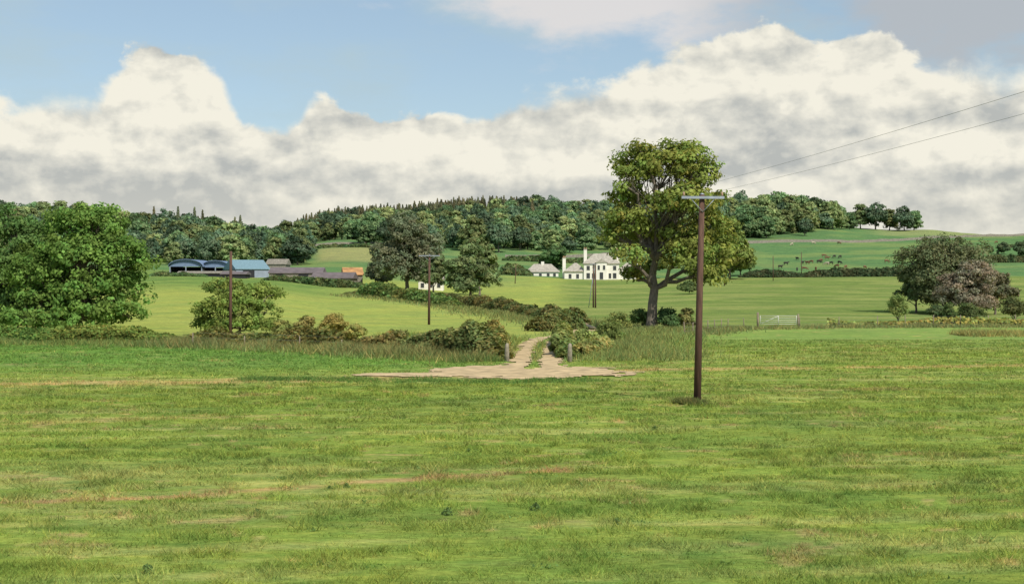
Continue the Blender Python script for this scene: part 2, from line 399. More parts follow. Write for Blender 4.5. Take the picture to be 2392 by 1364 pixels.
# ------------------------------------------------ grass
def blades(name,x,y,z,h,w,C,mat,lean=.5):
    n=len(x);th=rng.uniform(0,math.pi*2,n);dx=np.cos(th)*w;dy=np.sin(th)*w
    lx=rng.normal(size=n)*lean*h;ly=rng.normal(size=n)*lean*h
    A=np.stack([x-dx,y-dy,z],1);B=np.stack([x+dx,y+dy,z],1);T=np.stack([x+lx,y+ly,z+h],1)
    V=np.stack([A,B,T],1).reshape(-1,3)
    me=build(name,V,3,C,[mat]);return link(bpy.data.objects.new(name,me))
xs=[];ys=[]
for (a,b,dens) in ((13,24,460),(24,40,300),(40,65,140),(65,118,50)):
    ar=(b-a)*(b+a)*.43;n=int(ar*dens)
    yy=np.sqrt(rng.uniform(a*a,b*b,n));xx=rng.uniform(-.43,.43,n)*yy;xs.append(xx);ys.append(yy)
x=np.concatenate(xs);y=np.concatenate(ys)
k=(track_mask(x,y+.35)<0.02)&(track_mask(x,y)<0.02);
u=x/y*F+CX
hl=np.interp(u,[-700,0,430,700,900,1175,1345,1400,1480,1600,1700,2050,2392,3300],[121,113,108,101,94,86,85,88,100,128,146,152,152,156])
k&=(y<hl+3);x=x[k];y=y[k]
cl=fbm(x*1.6,y*1.6,31,3);C=region(x,y)*rng.uniform(.7,1.45,(len(x),1))*(.75+.55*fbm(x*3,y*2,33,2))[:,None]
C[:,0]*=rng.uniform(.88,1.2,len(x))
h=(.03+.11*sm(cl,.35,.75))*rng.uniform(.6,1.5,len(x));w=np.clip(y/F*1.2,.008,.04)*rng.uniform(.6,1.2,len(x))
h*=np.where(track_mask(x,y+1.5)>0,.35,1)
blades('meadow_grass',x,y,zf(x,y)-.01,h,w,C,M_blade,.9)
print('grass',len(x))
def strip_pts(line,n,half):
    P=np.array(line,float);seg=np.hypot(*(P[1:]-P[:-1]).T);cs=np.concatenate([[0],np.cumsum(seg)])
    t=rng.uniform(0,cs[-1],n);i=np.clip(np.searchsorted(cs,t)-1,0,len(seg)-1);f=(t-cs[i])/seg[i]
    q=P[i]+(P[i+1]-P[i])*f[:,None];tn=(P[i+1]-P[i])/seg[i][:,None];o=rng.normal(size=n)*half
    return q[:,0]-tn[:,1]*o,q[:,1]+tn[:,0]*o
def tallgrass(name,line,n,half,h,off=(0,0),col=(.20,.23,.07)):
    x,y=strip_pts(line,n,half);x=x+off[0];y=y+off[1]
    k=(track_mask(x,y)<-.1)&(track_mask(x,y+1)<-.1)&(np.abs(x)<.55*y);x=x[k];y=y[k];nn=fbm(x/2.,y/2.,40,3)
    k=nn>.36+rng.uniform(-.12,.12,len(x));x=x[k];y=y[k];nn=nn[k]
    C=np.array(col)*1.25*rng.uniform(.6,1.35,(len(x),1));C[:,0]*=rng.uniform(.7,1.3,len(x))
    hh=h*(.2+1.0*nn)*rng.uniform(.5,1.2,len(x))
    blades(name,x,y,zf(x,y)-.03,hh,np.clip(y/F*1.1,.02,.09)*rng.uniform(.6,1.2,len(x)),C,M_blade,.6)
tallgrass('rough_grass',HL,60000,1.7,.6,(0,-1.4),(.18,.22,.07))
tallgrass('rough_grass',HL[3:],40000,1.6,1.0,(0,.0),(.25,.25,.095))
tallgrass('rough_grass',[W(1342,84),W(1350,94),W(1345,110),W(1420,130),W(1500,145)],30000,3.0,.75,(2.0,0),(.21,.24,.08))
tallgrass('rough_grass',HR[3:],26000,1.3,.6,(0,0),(.22,.23,.09))
tallgrass('rough_grass',[W(1500,135),W(1420,150),W(1330,175),W(1100,235),W(850,285)],22000,3.2,.8,(0,0),(.20,.22,.08))
tallgrass('rough_grass',[(1.0,99),(1.6,110),(1.0,122),(-8,126)],9000,1.6,.7,(-3.4,0),(.2,.24,.07))
tallgrass('rough_grass',[W(560,68.0),W(800,67),W(1000,66.5),W(1250,66.5),W(1400,68)],12000,.8,.26,(0,0),(.12,.20,.05))
tallgrass('rough_grass',[W(2240,128),W(2392,128),W(2600,128)],7000,1.6,.8,(0,0),(.28,.26,.09))
tallgrass('rough_grass',[W(1600,53.6),W(1655,54.3)],2600,.38,.42,(0,0),(.14,.15,.055))
# ------------------------------------------------ hedges
def hedge(name,line,h,w,dens,leaf,col,seed,core=True,gap=.0,gapscale=6):
    r=np.random.default_rng(seed);P=np.array(line,float)
    seg=np.hypot(*(P[1:]-P[:-1]).T);Lt=seg.sum();n=int(Lt*dens)
    cs=np.concatenate([[0],np.cumsum(seg)]);t=r.uniform(-.02,1.02,n)*Lt
    def at(t):
        i=np.clip(np.searchsorted(cs,t)-1,0,len(seg)-1);f=(t-cs[i])/seg[i]
        return P[i]+(P[i+1]-P[i])*f[:,None],(P[i+1]-P[i])/seg[i][:,None]
    endf=lambda t:np.clip(np.minimum(t,Lt-t)/(h*.9),0,1)**.5
    q,tn=at(t);hn=vn(t/1.7,t*0,seed)*.5+vn(t/gapscale,t*0+3,seed+1)
    H=h*(.40+.60*hn*1.1)*(.35+.65*endf(t));keep=vn(t/gapscale,t*0+9,seed+5)>=gap
    th=r.uniform(0,math.pi,n);rad=r.uniform(.75,1.05,n)+.35*(fbm(t/.9,th*2,seed,2)-.5)
    rad=np.where(r.random(n)<.3*(1-endf(t)),rad*r.uniform(0,1,n),rad)
    o=np.cos(th)*rad*w*.5;zh=np.sin(th)**.7*rad*H
    P3=np.stack([q[:,0]-tn[:,1]*o,q[:,1]+tn[:,0]*o,zh],1);P3[:,2]+=zf(P3[:,0],P3[:,1])
    Nn=np.stack([-tn[:,1]*np.cos(th),tn[:,0]*np.cos(th),np.sin(th)+.2],1)+r.normal(size=(n,3))*.5
    cc=np.array(col)*(.5+1.0*vn(t/.8,th*2.5,seed+3))[:,None]*r.uniform(.75,1.25,(n,1));cc[:,0]*=r.uniform(.75,1.3,n)*(.85+.45*vn(t/3,th*0,seed+8))
    P3=P3[keep];Nn=Nn[keep];cc=cc[keep]
    V=leaf_quads(P3,Nn,leaf*r.uniform(.6,1.4,len(P3)),r)
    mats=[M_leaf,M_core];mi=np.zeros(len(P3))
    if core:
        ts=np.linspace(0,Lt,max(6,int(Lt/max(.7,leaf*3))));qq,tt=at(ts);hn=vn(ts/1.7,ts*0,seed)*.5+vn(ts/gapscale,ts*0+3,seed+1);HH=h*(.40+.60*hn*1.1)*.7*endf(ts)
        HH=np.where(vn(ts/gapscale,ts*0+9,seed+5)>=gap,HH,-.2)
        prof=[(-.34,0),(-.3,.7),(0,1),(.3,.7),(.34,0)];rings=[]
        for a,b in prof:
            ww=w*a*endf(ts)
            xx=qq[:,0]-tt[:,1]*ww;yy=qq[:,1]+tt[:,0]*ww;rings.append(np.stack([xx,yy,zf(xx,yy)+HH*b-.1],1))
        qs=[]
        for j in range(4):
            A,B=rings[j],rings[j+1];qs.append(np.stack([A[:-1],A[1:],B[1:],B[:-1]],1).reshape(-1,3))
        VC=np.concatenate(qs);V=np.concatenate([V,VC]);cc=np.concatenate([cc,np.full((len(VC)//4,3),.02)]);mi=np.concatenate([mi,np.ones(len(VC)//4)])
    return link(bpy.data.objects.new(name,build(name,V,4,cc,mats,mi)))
G1=(.07,.10,.035);G2=(.10,.14,.04);G3=(.05,.08,.035)
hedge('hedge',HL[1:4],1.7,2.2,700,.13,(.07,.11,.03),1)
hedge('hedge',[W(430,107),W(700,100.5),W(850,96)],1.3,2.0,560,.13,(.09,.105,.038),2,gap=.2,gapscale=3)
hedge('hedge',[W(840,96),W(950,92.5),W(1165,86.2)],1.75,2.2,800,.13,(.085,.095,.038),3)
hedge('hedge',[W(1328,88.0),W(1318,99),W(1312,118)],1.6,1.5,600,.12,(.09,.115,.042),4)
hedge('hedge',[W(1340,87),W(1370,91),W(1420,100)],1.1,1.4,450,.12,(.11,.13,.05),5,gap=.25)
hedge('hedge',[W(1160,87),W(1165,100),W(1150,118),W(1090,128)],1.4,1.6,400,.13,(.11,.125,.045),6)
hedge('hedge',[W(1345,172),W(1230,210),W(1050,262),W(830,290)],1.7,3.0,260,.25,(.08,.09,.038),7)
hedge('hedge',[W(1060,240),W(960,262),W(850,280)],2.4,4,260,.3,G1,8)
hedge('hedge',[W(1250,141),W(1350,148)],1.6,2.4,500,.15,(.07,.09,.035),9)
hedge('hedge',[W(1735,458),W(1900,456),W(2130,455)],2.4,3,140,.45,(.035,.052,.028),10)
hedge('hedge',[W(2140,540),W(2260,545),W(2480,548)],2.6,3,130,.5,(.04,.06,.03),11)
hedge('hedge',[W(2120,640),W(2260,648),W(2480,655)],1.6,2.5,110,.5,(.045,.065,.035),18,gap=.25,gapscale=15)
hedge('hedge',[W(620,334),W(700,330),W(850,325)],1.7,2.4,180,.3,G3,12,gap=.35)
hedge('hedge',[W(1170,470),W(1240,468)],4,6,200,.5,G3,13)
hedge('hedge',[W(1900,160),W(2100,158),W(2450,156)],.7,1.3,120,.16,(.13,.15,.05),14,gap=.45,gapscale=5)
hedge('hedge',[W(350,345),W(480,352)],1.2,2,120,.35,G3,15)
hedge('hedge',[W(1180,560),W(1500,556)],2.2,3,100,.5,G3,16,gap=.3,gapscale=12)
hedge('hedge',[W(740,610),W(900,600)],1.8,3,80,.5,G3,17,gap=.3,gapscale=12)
# ------------------------------------------------ individual trees
def place(name,me,px,d,rot=0,sc=1,sz=None):
    o=link(bpy.data.objects.new(name,me));o.location=G(px,d);o.rotation_euler[2]=rot;o.scale=(sc,sc,sz or sc);return o
LM=[M_leaf,M_bark]
k=146/F
def lb(px,py,rx,ry,dy=0,rd=None,base=(1522,770),kk=k):
    return ((px-base[0])*kk,dy,(base[1]-py)*kk,rx*kk,(rd or rx*.9)*kk,ry*kk)
me=tree_mesh('ash_tree',[lb(1565,388,90,56),lb(1485,388,55,50,1),lb(1625,412,58,58,-1),lb(1500,352,42,22),lb(1600,350,50,20,.5),lb(1458,425,42,45,-1),
 lb(1575,475,90,48,-2),lb(1470,470,50,42,1),lb(1463,520,60,45,-1),lb(1655,470,50,45,1),lb(1658,530,60,55,1),lb(1530,545,75,42,2),lb(1440,550,42,36,0),lb(1685,595,60,55,2),lb(1470,600,40,38,-2),lb(1605,600,66,52,-2.5),lb(1655,645,50,30,0),lb(1490,640,34,30,2),lb(1590,560,60,45,-1)],
 7.2,.48,780,46,.21,(.105,.135,.038),11,LM,clump_r=.95,shell=.45,colvar=.42,trunk_lean=(.4,0),yel=.25)
place('ash_tree',me,1522,146)
def lobesW(w,h,n,seed,zb=.2):
    r=np.random.default_rng(seed);o=[]
    for i in range(n):
        a=i/n*2*math.pi+r.uniform(-.4,.4);f=r.uniform(.25,.62)*w/2
        z=h*r.uniform(zb+.18,.72);q=w*r.uniform(.17,.26)
        o.append((math.cos(a)*f,math.sin(a)*f,z,q,q,h*r.uniform(.16,.24)))
    o.append((r.uniform(-.1,.1)*w,0,h*.80,w*.25,w*.25,h*.2));o.append((0,0,h*.5,w*.33,w*.33,h*.3));return o
k2=130/F
def l2(px,py,rx,ry,dy=0): return lb(px,py,rx,ry,dy,None,(150,783),k2)
me=tree_mesh('sycamore_tree',[l2(215,540,90,58),l2(140,530,60,45,2),l2(285,600,62,50,-1),l2(205,620,100,80,-2),l2(110,640,90,70,-1),l2(300,685,55,50,1),l2(335,620,38,26,0),l2(215,700,95,60,-2),l2(120,715,80,55,-2),l2(180,500,40,24),l2(240,505,32,20),l2(200,745,100,38,-2.5),l2(300,735,48,36,-1),l2(100,750,90,35,-2.5)],
 2.5,.4,960,48,.18,(.08,.135,.036),21,LM,clump_r=.85,shell=.5,colvar=.42)
place('sycamore_tree',me,150,130)
me=tree_mesh('sycamore_tree',[l2(60,560,65,55),l2(-10,540,70,60,1),l2(30,640,95,70,-1),l2(-50,650,80,80,0),l2(70,710,80,50,-1),l2(-20,720,80,50,0),l2(100,590,50,50,-2),l2(20,755,110,30,-2)],
 2.5,.4,760,48,.18,(.058,.10,.034),22,LM,clump_r=.85,shell=.5,colvar=.42)
place('sycamore_tree',me,150,134)
k3=122/F
def l3(px,py,rx,ry,dy=0): return lb(px,py,rx,ry,dy,None,(560,790),k3)
me=tree_mesh('hawthorn_tree',[l3(520,680,52,28),l3(600,690,58,28,1),l3(490,725,40,30,-1),l3(550,720,72,38,-1),l3(620,730,42,28,0),l3(480,760,35,24),l3(550,762,75,28,-1),l3(640,690,30,12,0),l3(620,765,40,22,-.5)],
 1.0,.14,460,46,.12,(.10,.135,.038),23,LM,clump_r=.5,shell=.4,colvar=.4)
place('hawthorn_tree',me,560,123)
for i,(px,d,w,h,c) in enumerate([(710,120,2.6,1.9,(.15,.14,.055)),(775,118,2.8,2.1,(.16,.14,.05)),(830,116,2.2,1.3,(.14,.14,.05)),(660,119,2.4,1.6,(.13,.14,.05)),(1500,148,3.2,2.2,(.05,.08,.03)),(1560,146,3.2,2.3,(.04,.07,.03)),(1600,147,2.2,2.2,(.12,.12,.05)),(2098,168,3.6,3.5,(.085,.11,.04)),(2268,165,3.4,2.4,(.06,.08,.035)),(2368,160,3.6,3.2,(.065,.075,.035)),(2215,170,2.0,2.4,(.06,.085,.035)),(1120,89,1.9,1.8,(.09,.10,.04)),(2190,185,3.5,1.8,(.05,.07,.035)),(1440,140,3.5,1.9,(.12,.14,.05)),(1610,330,6,3,(.05,.07,.03)),(1305,92,1.6,1.5,(.10,.12,.045)),(1370,98,2.4,1.5,(.12,.14,.05)),(1420,112,3,1.7,(.10,.13,.045)),(930,95,2.4,1.6,(.09,.10,.04)),
 (2345,600,7,5,(.05,.07,.04)),(2385,590,8,6,(.05,.07,.04)),(2310,610,5,3,(.06,.08,.04)),(2240,700,5,3,(.06,.08,.04)),(2150,560,5,4,(.05,.07,.04))]):
    me=tree_mesh('bush',lobesW(w,h,5,60+i,0),.4,.06,150,34,.11 if d<200 else .25 if d<400 else .4,c,50+i,LM,clump_r=w*.14,shell=.4,twigs=False,colvar=.4)
    place('bush',me,px,d)
spec=[('ash_tree',950,330,18.5,18.5,(.090,.102,.068),10,620),('ash_tree',895,345,9,11,(.08,.095,.058),6,300),('sycamore_tree',1100,300,12.5,12,(.078,.103,.050),8,480),('ash_tree',1120,318,10,14,(.095,.12,.055),7,420),
 ('sycamore_tree',1012,322,9,9,(.07,.093,.045),6,300),('hawthorn_tree',2205,212,16,12,(.078,.09,.050),11,800),('hawthorn_tree',2262,203,10.5,8.0,(.140,.125,.10),9,560),
 ('oak_tree',1705,440,17,20,(.085,.108,.035),7,420),('oak_tree',1640,445,12,14,(.06,.09,.035),7,400),('hawthorn_tree',2140,213,7,7,(.065,.085,.042),6,260),('hawthorn_tree',2325,206,7,6.5,(.09,.09,.06),6,260),('oak_tree',1530,455,10,8,(.06,.09,.035),6,300),('oak_tree',1290,500,14,9,(.055,.09,.04),6,300),
 ('oak_tree',1730,470,10,11,(.06,.09,.035),6,300)]
for i,(nm,px,d,w,h,c,n,nc) in enumerate(spec):
    lf=.20*d/210 if d<260 else .34*d/330
    me=tree_mesh(nm,lobesW(w,h,n,80+i,.0),h*.25,w*.022,nc,42,lf,c,90+i,LM,clump_r=w*.075,shell=.5,colvar=.4)
    place(nm,me,px,d,0)
# ------------------------------------------------ woodland masses (instanced)
def e(name,loc=(0,0,0)):
    o=bpy.data.objects.new(name,None);o.location=loc;o.empty_display_size=.5;return link(o)
BM=[M_far,M_bark]
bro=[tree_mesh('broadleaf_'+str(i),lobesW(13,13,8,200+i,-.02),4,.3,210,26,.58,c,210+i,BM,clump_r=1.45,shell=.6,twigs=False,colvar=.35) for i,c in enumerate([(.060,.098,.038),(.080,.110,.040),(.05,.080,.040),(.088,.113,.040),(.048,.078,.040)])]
def conifer(seed,col):
    r=np.random.default_rng(seed);P=[];Nn=[];H=16
    for k in range(34):
        z=H*(.08+.92*k/34);R=(1-z/H)*3.3+.25
        n=int(16+R*18);a=r.uniform(0,6.28,n);q=r.uniform(.25,1.1,n)*R*(1+.25*np.sin(a*3+k));P.append(np.stack([np.cos(a)*q,np.sin(a)*q,z-q*.3+r.normal(size=n)*.15],1));Nn.append(np.stack([np.cos(a),np.sin(a),.6+0*a],1)+r.normal(size=(n,3))*.4)
    P=np.concatenate(P);Nn=np.concatenate(Nn);V=leaf_quads(P,Nn,.42*r.uniform(.6,1.3,len(P)),r);Q=tube_q([(0,0,-.3),(0,0,8),(0,0,16)],[.25,.14,.03],6)
    C=np.array(col)*r.uniform(.7,1.3,(len(P),1));nq=len(Q)//4
    return build('conifer',np.concatenate([Q,V]),4,np.concatenate([np.full((nq,3),.08),C]),BM,np.concatenate([np.ones(nq),np.zeros(len(P))]))
con=[conifer(300+i,c) for i,c in enumerate([(.058,.072,.035),(.068,.076,.035),(.080,.080,.037)])]
def wood(name,meshes,items,part):
    p=e(name)
    for i,(px,d,s,sz) in enumerate(items):
        o=bpy.data.objects.new(part,meshes[int(rng.integers(len(meshes)))]);link(o,p);o.location=G(px,d)-Vector((0,0,.4));o.rotation_euler[2]=rng.uniform(0,6.28);o.scale=(s,s,sz)
def scatter(ulo,uhi,dlo,dhi,step,sl,sh,zf_=1.,fn=None):
    it=[];d=dlo
    while d<dhi:
        du=step/d*F;u=ulo+rng.uniform(0,du)
        while u<uhi:
            uu=u+rng.uniform(-.35,.35)*du;dd=d+rng.uniform(-.35,.35)*step
            if fn is None or fn(uu,dd):
                s=rng.uniform(sl,sh);it.append((uu,dd,s,s*rng.uniform(.85,1.15)*zf_))
            u+=du
        d+=step*1.0
    return it
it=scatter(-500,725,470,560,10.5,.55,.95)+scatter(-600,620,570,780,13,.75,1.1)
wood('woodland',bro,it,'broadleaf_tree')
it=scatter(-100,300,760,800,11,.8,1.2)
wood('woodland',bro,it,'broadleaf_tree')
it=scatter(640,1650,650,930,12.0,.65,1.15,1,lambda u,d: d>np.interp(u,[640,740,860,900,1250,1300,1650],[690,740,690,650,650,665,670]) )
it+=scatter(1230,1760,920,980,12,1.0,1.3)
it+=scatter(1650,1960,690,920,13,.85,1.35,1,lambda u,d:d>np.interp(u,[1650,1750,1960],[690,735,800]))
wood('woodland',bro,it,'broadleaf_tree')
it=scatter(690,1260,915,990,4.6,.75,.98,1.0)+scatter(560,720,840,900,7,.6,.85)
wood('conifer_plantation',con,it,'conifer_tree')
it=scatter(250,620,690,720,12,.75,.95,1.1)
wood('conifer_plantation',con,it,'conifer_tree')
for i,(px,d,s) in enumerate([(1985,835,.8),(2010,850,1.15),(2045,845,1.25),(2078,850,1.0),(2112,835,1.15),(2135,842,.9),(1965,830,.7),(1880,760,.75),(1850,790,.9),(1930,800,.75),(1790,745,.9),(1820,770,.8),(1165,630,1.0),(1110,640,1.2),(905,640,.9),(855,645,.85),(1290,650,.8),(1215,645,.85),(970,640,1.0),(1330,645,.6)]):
    place('oak_tree',bro[i%5],px,d,i*1.3,s)
# ------------------------------------------------ building helpers
def meshobj(name,V,Fc,mat,parent=None):
    me=bpy.data.meshes.new(name);me.from_pydata(V,[],Fc);me.materials.append(mat);me.update()
    return link(bpy.data.objects.new(name,me),parent)
def box(name,x0,x1,y0,y1,z0,z1,mat,parent=None):
    V=[(x0,y0,z0),(x1,y0,z0),(x1,y1,z0),(x0,y1,z0),(x0,y0,z1),(x1,y0,z1),(x1,y1,z1),(x0,y1,z1)]
    return meshobj(name,V,[(0,3,2,1),(4,5,6,7),(0,1,5,4),(1,2,6,5),(2,3,7,6),(3,0,4,7)],mat,parent)
def hip(name,x0,x1,y0,y1,z0,z1,mat,parent,inset=None,t=.18):
    w=(y1-y0)/2;ins=w if inset is None else inset;ym=(y0+y1)/2
    a=x0+ins;b=x1-ins
    if b<a:a=b=(x0+x1)/2
    V=[(x0,y0,z0-t),(x1,y0,z0-t),(x1,y1,z0-t),(x0,y1,z0-t),(x0,y0,z0),(x1,y0,z0),(x1,y1,z0),(x0,y1,z0),(a,ym,z1),(b+.01,ym,z1)]
    return meshobj(name,V,[(0,3,2,1),(0,1,5,4),(1,2,6,5),(2,3,7,6),(3,0,4,7),(4,5,9,8),(5,6,9),(6,7,8,9),(7,4,8)],mat,parent)
M_white=simple('white_render',(.76,.73,.66),.9,.06,.5);M_slate=simple('slate_roof',(.36,.33,.28),.8,.25,1.5);M_win=simple('window_glass',(.05,.055,.06),.15,.1)
M_pot=simple('chimney_pot',(.42,.25,.15),.9)
H=e('farmhouse',G(1405,448)+Vector((0,0,-.5)));H.rotation_euler[2]=math.radians(-4)
def win(p,x,z,w,h,y):
    box('window_frame',x-w/2-.12,x+w/2+.12,y-.05,y+.05,z-.12,z+h+.12,M_white,p);box('window',x-w/2,x+w/2,y-.09,y-.052,z,z+h,M_win,p)
box('walls',-5.6,5.6,0,8,-1.5,5.7,M_white,H);hip('roof',-6,6,-.4,8.4,5.7,8.9,M_slate,H,3.6)
box('left_wing_walls',-11.8,-5.603,.6,7,-1.5,3.2,M_white,H);hip('left_wing_roof',-12.1,-4.6,.2,7.4,3.2,5.9,M_slate,H,3.4)
box('right_wing_walls',5.603,11.5,.6,7,-1.5,3.2,M_white,H);hip('right_wing_roof',4.6,11.8,.2,7.4,3.2,5.9,M_slate,H,3.4)
box('front_bay',-1.7,1.7,-1.1,-.003,-1.5,5.9,M_white,H)
meshobj('front_pediment',[(-2,-1.3,5.9),(2,-1.3,5.9),(0,-1.3,7.1),(-2,3,5.9),(2,3,5.9),(0,3,7.1)],[(0,1,2),(0,2,5,3),(1,4,5,2),(3,5,4),(0,3,4,1)],M_slate,H)
for x in (-4.2,4.2):
    win(H,x,.9,1.1,1.7,-.003);win(H,x,3.5,1.0,1.4,-.003)
win(H,-2.6,.9,.8,1.6,-.003);win(H,2.7,.9,.8,1.6,-.003)
for x in (-.85,.85): win(H,x,3.6,.7,1.4,-1.1)
win(H,0,.6,1.1,2.2,-1.1)
for x in (-10,-7.6,7.4,9.6): win(H,x,.9,.9,1.4,.6)
for (x,z0,z1) in ((-5.2,5,10.2),(5.2,5,10.0),(-12.0,0,7.4),(11.7,0,7.2)):
    box('chimney',x-.5,x+.5,3.3,4.7,z0,z1,M_white,H);box('chimney_cap',x-.6,x+.6,3.2,4.8,z1,z1+.2,M_slate,H)
    for q in (-.25,.25): box('chimney_pot',x+q-.12,x+q+.12,3.9,4.1,z1+.2,z1+.7,M_pot,H)
C_=e('cottage',G(1268,470)+Vector((0,0,-.8)))
box('walls',-5.2,5.2,0,6,-1,2.3,M_white,C_);hip('roof',-5.8,5.8,-.4,6.4,2.3,4.9,M_slate,C_,2.9)
for x in (-3.5,-.8,1.8,3.9): win(C_,x,.7,.9,1.0,-.003)
box('chimney',-.5,.5,2.6,3.4,4,5.7,M_white,C_)
C_=e('cottage',G(1006,345)+Vector((0,0,-.3)))
box('walls',-3,3,0,6,-1,3.0,M_white,C_);hip('roof',-3.3,3.3,-.4,6.4,3.0,5.4,M_slate,C_,0.05)
for x in (-2,0,2): win(C_,x,.9,.8,1.1,-.003)
box('chimney',-2.9,-2.2,2.6,3.4,4,6.4,M_white,C_)
# ------------------------------------------------ farm
M_blue=simple('blue_sheeting',(.15,.21,.33),.6,.15,1,stretch=(6,1,1));M_teal=simple('teal_sheeting',(.17,.27,.32),.6,.15,1,stretch=(6,1,1));M_lgr=simple('grey_sheeting',(.25,.29,.36),.6,.12,1)
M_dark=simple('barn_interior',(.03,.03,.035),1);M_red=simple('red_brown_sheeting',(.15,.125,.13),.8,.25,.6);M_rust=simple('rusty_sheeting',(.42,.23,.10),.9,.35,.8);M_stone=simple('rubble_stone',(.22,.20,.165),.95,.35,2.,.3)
def arched(name,px,d,w,L,eh,rh,mr,mw,rot=0):
    p=e(name,G(px,d)+Vector((0,0,-.3)));p.rotation_euler[2]=rot
    n=10;V=[];Fs=[]
    for i in range(n+1):
        a=math.pi*i/n;x=-math.cos(a)*(w/2+.3);z=eh+math.sin(a)*rh
        V+=[(x,-.5,z),(x,L+.5,z),(x,-.5,z-.15),(x,L+.5,z-.15)]
    for i in range(n):
        a=4*i;b=4*(i+1);Fs+=[(a,b,b+1,a+1),(a+2,a+3,b+3,b+2),(a,a+2,b+2,b),(a+1,b+1,b+3,a+3)]
    meshobj('arched_roof',V,Fs,mr,p)
    gv=[(-math.cos(math.pi*i/n)*w/2*.98,0.2,eh-.1+math.sin(math.pi*i/n)*(rh-.1)) for i in range(n+1)]
    meshobj('gable_sheeting',gv,[tuple(range(n+1))],mr,p)
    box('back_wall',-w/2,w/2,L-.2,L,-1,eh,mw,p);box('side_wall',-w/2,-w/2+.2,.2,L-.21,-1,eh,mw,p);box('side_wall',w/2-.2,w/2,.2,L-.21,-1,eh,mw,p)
    for x in np.linspace(-w/2+.1,w/2-.1,3): box('stanchion',x-.12,x+.12,0,.2,-1,eh,M_lgr,p)
    return p
arched('dutch_barn',434,372,8.6,16,2.3,1.9,M_blue,M_dark);arched('dutch_barn.001',503,374,7.2,16,2.3,1.8,M_blue,M_dark)
def gabled(name,px,d,w,L,eh,rh,mr,mw,rot=0,doors=()):
    p=e(name,G(px,d)+Vector((0,0,-.3)));p.rotation_euler[2]=rot
    box('walls',-w/2,w/2,0,L,-1.5,eh,mw,p);hip('roof',-w/2-.3,w/2+.3,-.3,L+.3,eh,eh+rh,mr,p,.02)
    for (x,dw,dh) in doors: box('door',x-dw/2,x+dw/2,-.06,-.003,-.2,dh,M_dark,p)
    return p
gabled('cattle_shed',590,362,8.5,14,2.6,2.4,M_teal,M_lgr,math.radians(24),((-1,3,2.2),))
gabled('machinery_shed',690,350,13,8,2.3,1.4,M_red,M_stone,0,((-4,2,2.0),(2,2.5,2.0)))
gabled('stone_byre',775,342,10,6,2.1,1.4,M_red,M_stone,math.radians(-6),((-2,1.2,1.9),(2,1.2,1.9)))
gabled('rusty_shed',826,348,4.5,7,2.9,1.8,M_rust,M_stone,math.radians(12),((0,1.6,1.8),))
gabled('stone_barn',645,400,5.5,8,2.4,1.5,M_stone,M_stone,0)
gabled('lean_to_shed',545,350,6,6,1.4,.6,M_red,M_dark,0)
gabled('lean_to_shed',480,358,14,4,1.2,.5,M_stone,M_dark,0)
# ------------------------------------------------ stone walls
def wall(name,line,h=1.3,w=.6):
    P=np.array(line,float);out=[]
    for a,b in zip(P[:-1],P[1:]):
        n=max(2,int(np.hypot(*(b-a))/3))
        for t in np.arange(n)/n: out.append(a+(b-a)*t)
    out.append(P[-1]);V=[];Fs=[]
    for i,p in enumerate(out):
        z=float(zf(p[0],p[1]));hh=h*(.8+.4*float(vn(np.array(i*.7),np.array(0.),4)))
        V+=[(p[0],p[1]-w/2,z-.5),(p[0],p[1]-w*.3,z+hh),(p[0],p[1]+w*.3,z+hh),(p[0],p[1]+w/2,z-.5)]
        if i: a=4*(i-1);b=4*i;Fs+=[(a,b,b+1,a+1),(a+1,b+1,b+2,a+2),(a+2,b+2,b+3,a+3)]
    Fs+=[(0,1,2,3),(b+3,b+2,b+1,b)]
    return meshobj(name,V,Fs,M_stone)
wall('dry_stone_wall',[W(1700,690),W(1900,712),W(2150,745),W(2260,775),W(2500,800)],1.3)
wall('dry_stone_wall',[W(730,640),W(860,655),W(900,640)],1.1)
wall('dry_stone_wall',[W(1180,590),W(1350,600),W(1480,640),W(1700,690)],1.2)
# ------------------------------------------------ poles
M_pole=simple('creosoted_wood',(.10,.055,.04),.85,.35,3,.3,stretch=(4,4,.5));M_gal=simple('galvanised_steel',(.30,.33,.40),.5,.2,3,metal=.3);M_ins=simple('porcelain',(.35,.22,.16),.3,.1);M_wire=simple('wire',(.22,.22,.23),.6,.1)
def tube(name,pts,rad,mat,parent,sides=10):
    V=[];Fs=[]
    for i,p in enumerate(pts):
        for s_ in range(sides):
            a=s_/sides*2*math.pi
            dv=Vector(pts[min(i+1,len(pts)-1)])-Vector(pts[max(i-1,0)]);dv.normalize()
            u_=dv.orthogonal().normalized();v_=dv.cross(u_)
            V.append(Vector(p)+rad[i]*(math.cos(a)*u_+math.sin(a)*v_))
    for i in range(len(pts)-1):
        for s_ in range(sides):
            s2=(s_+1)%sides;Fs.append((i*sides+s_,i*sides+s2,(i+1)*sides+s2,(i+1)*sides+s_))
    Fs.append(tuple(range(sides))[::-1]);Fs.append(tuple((len(pts)-1)*sides+s_ for s_ in range(sides)))
    o=meshobj(name,[tuple(v) for v in V],Fs,mat,parent)
    for f in o.data.polygons: f.use_smooth=len(f.vertices)==4
    return o
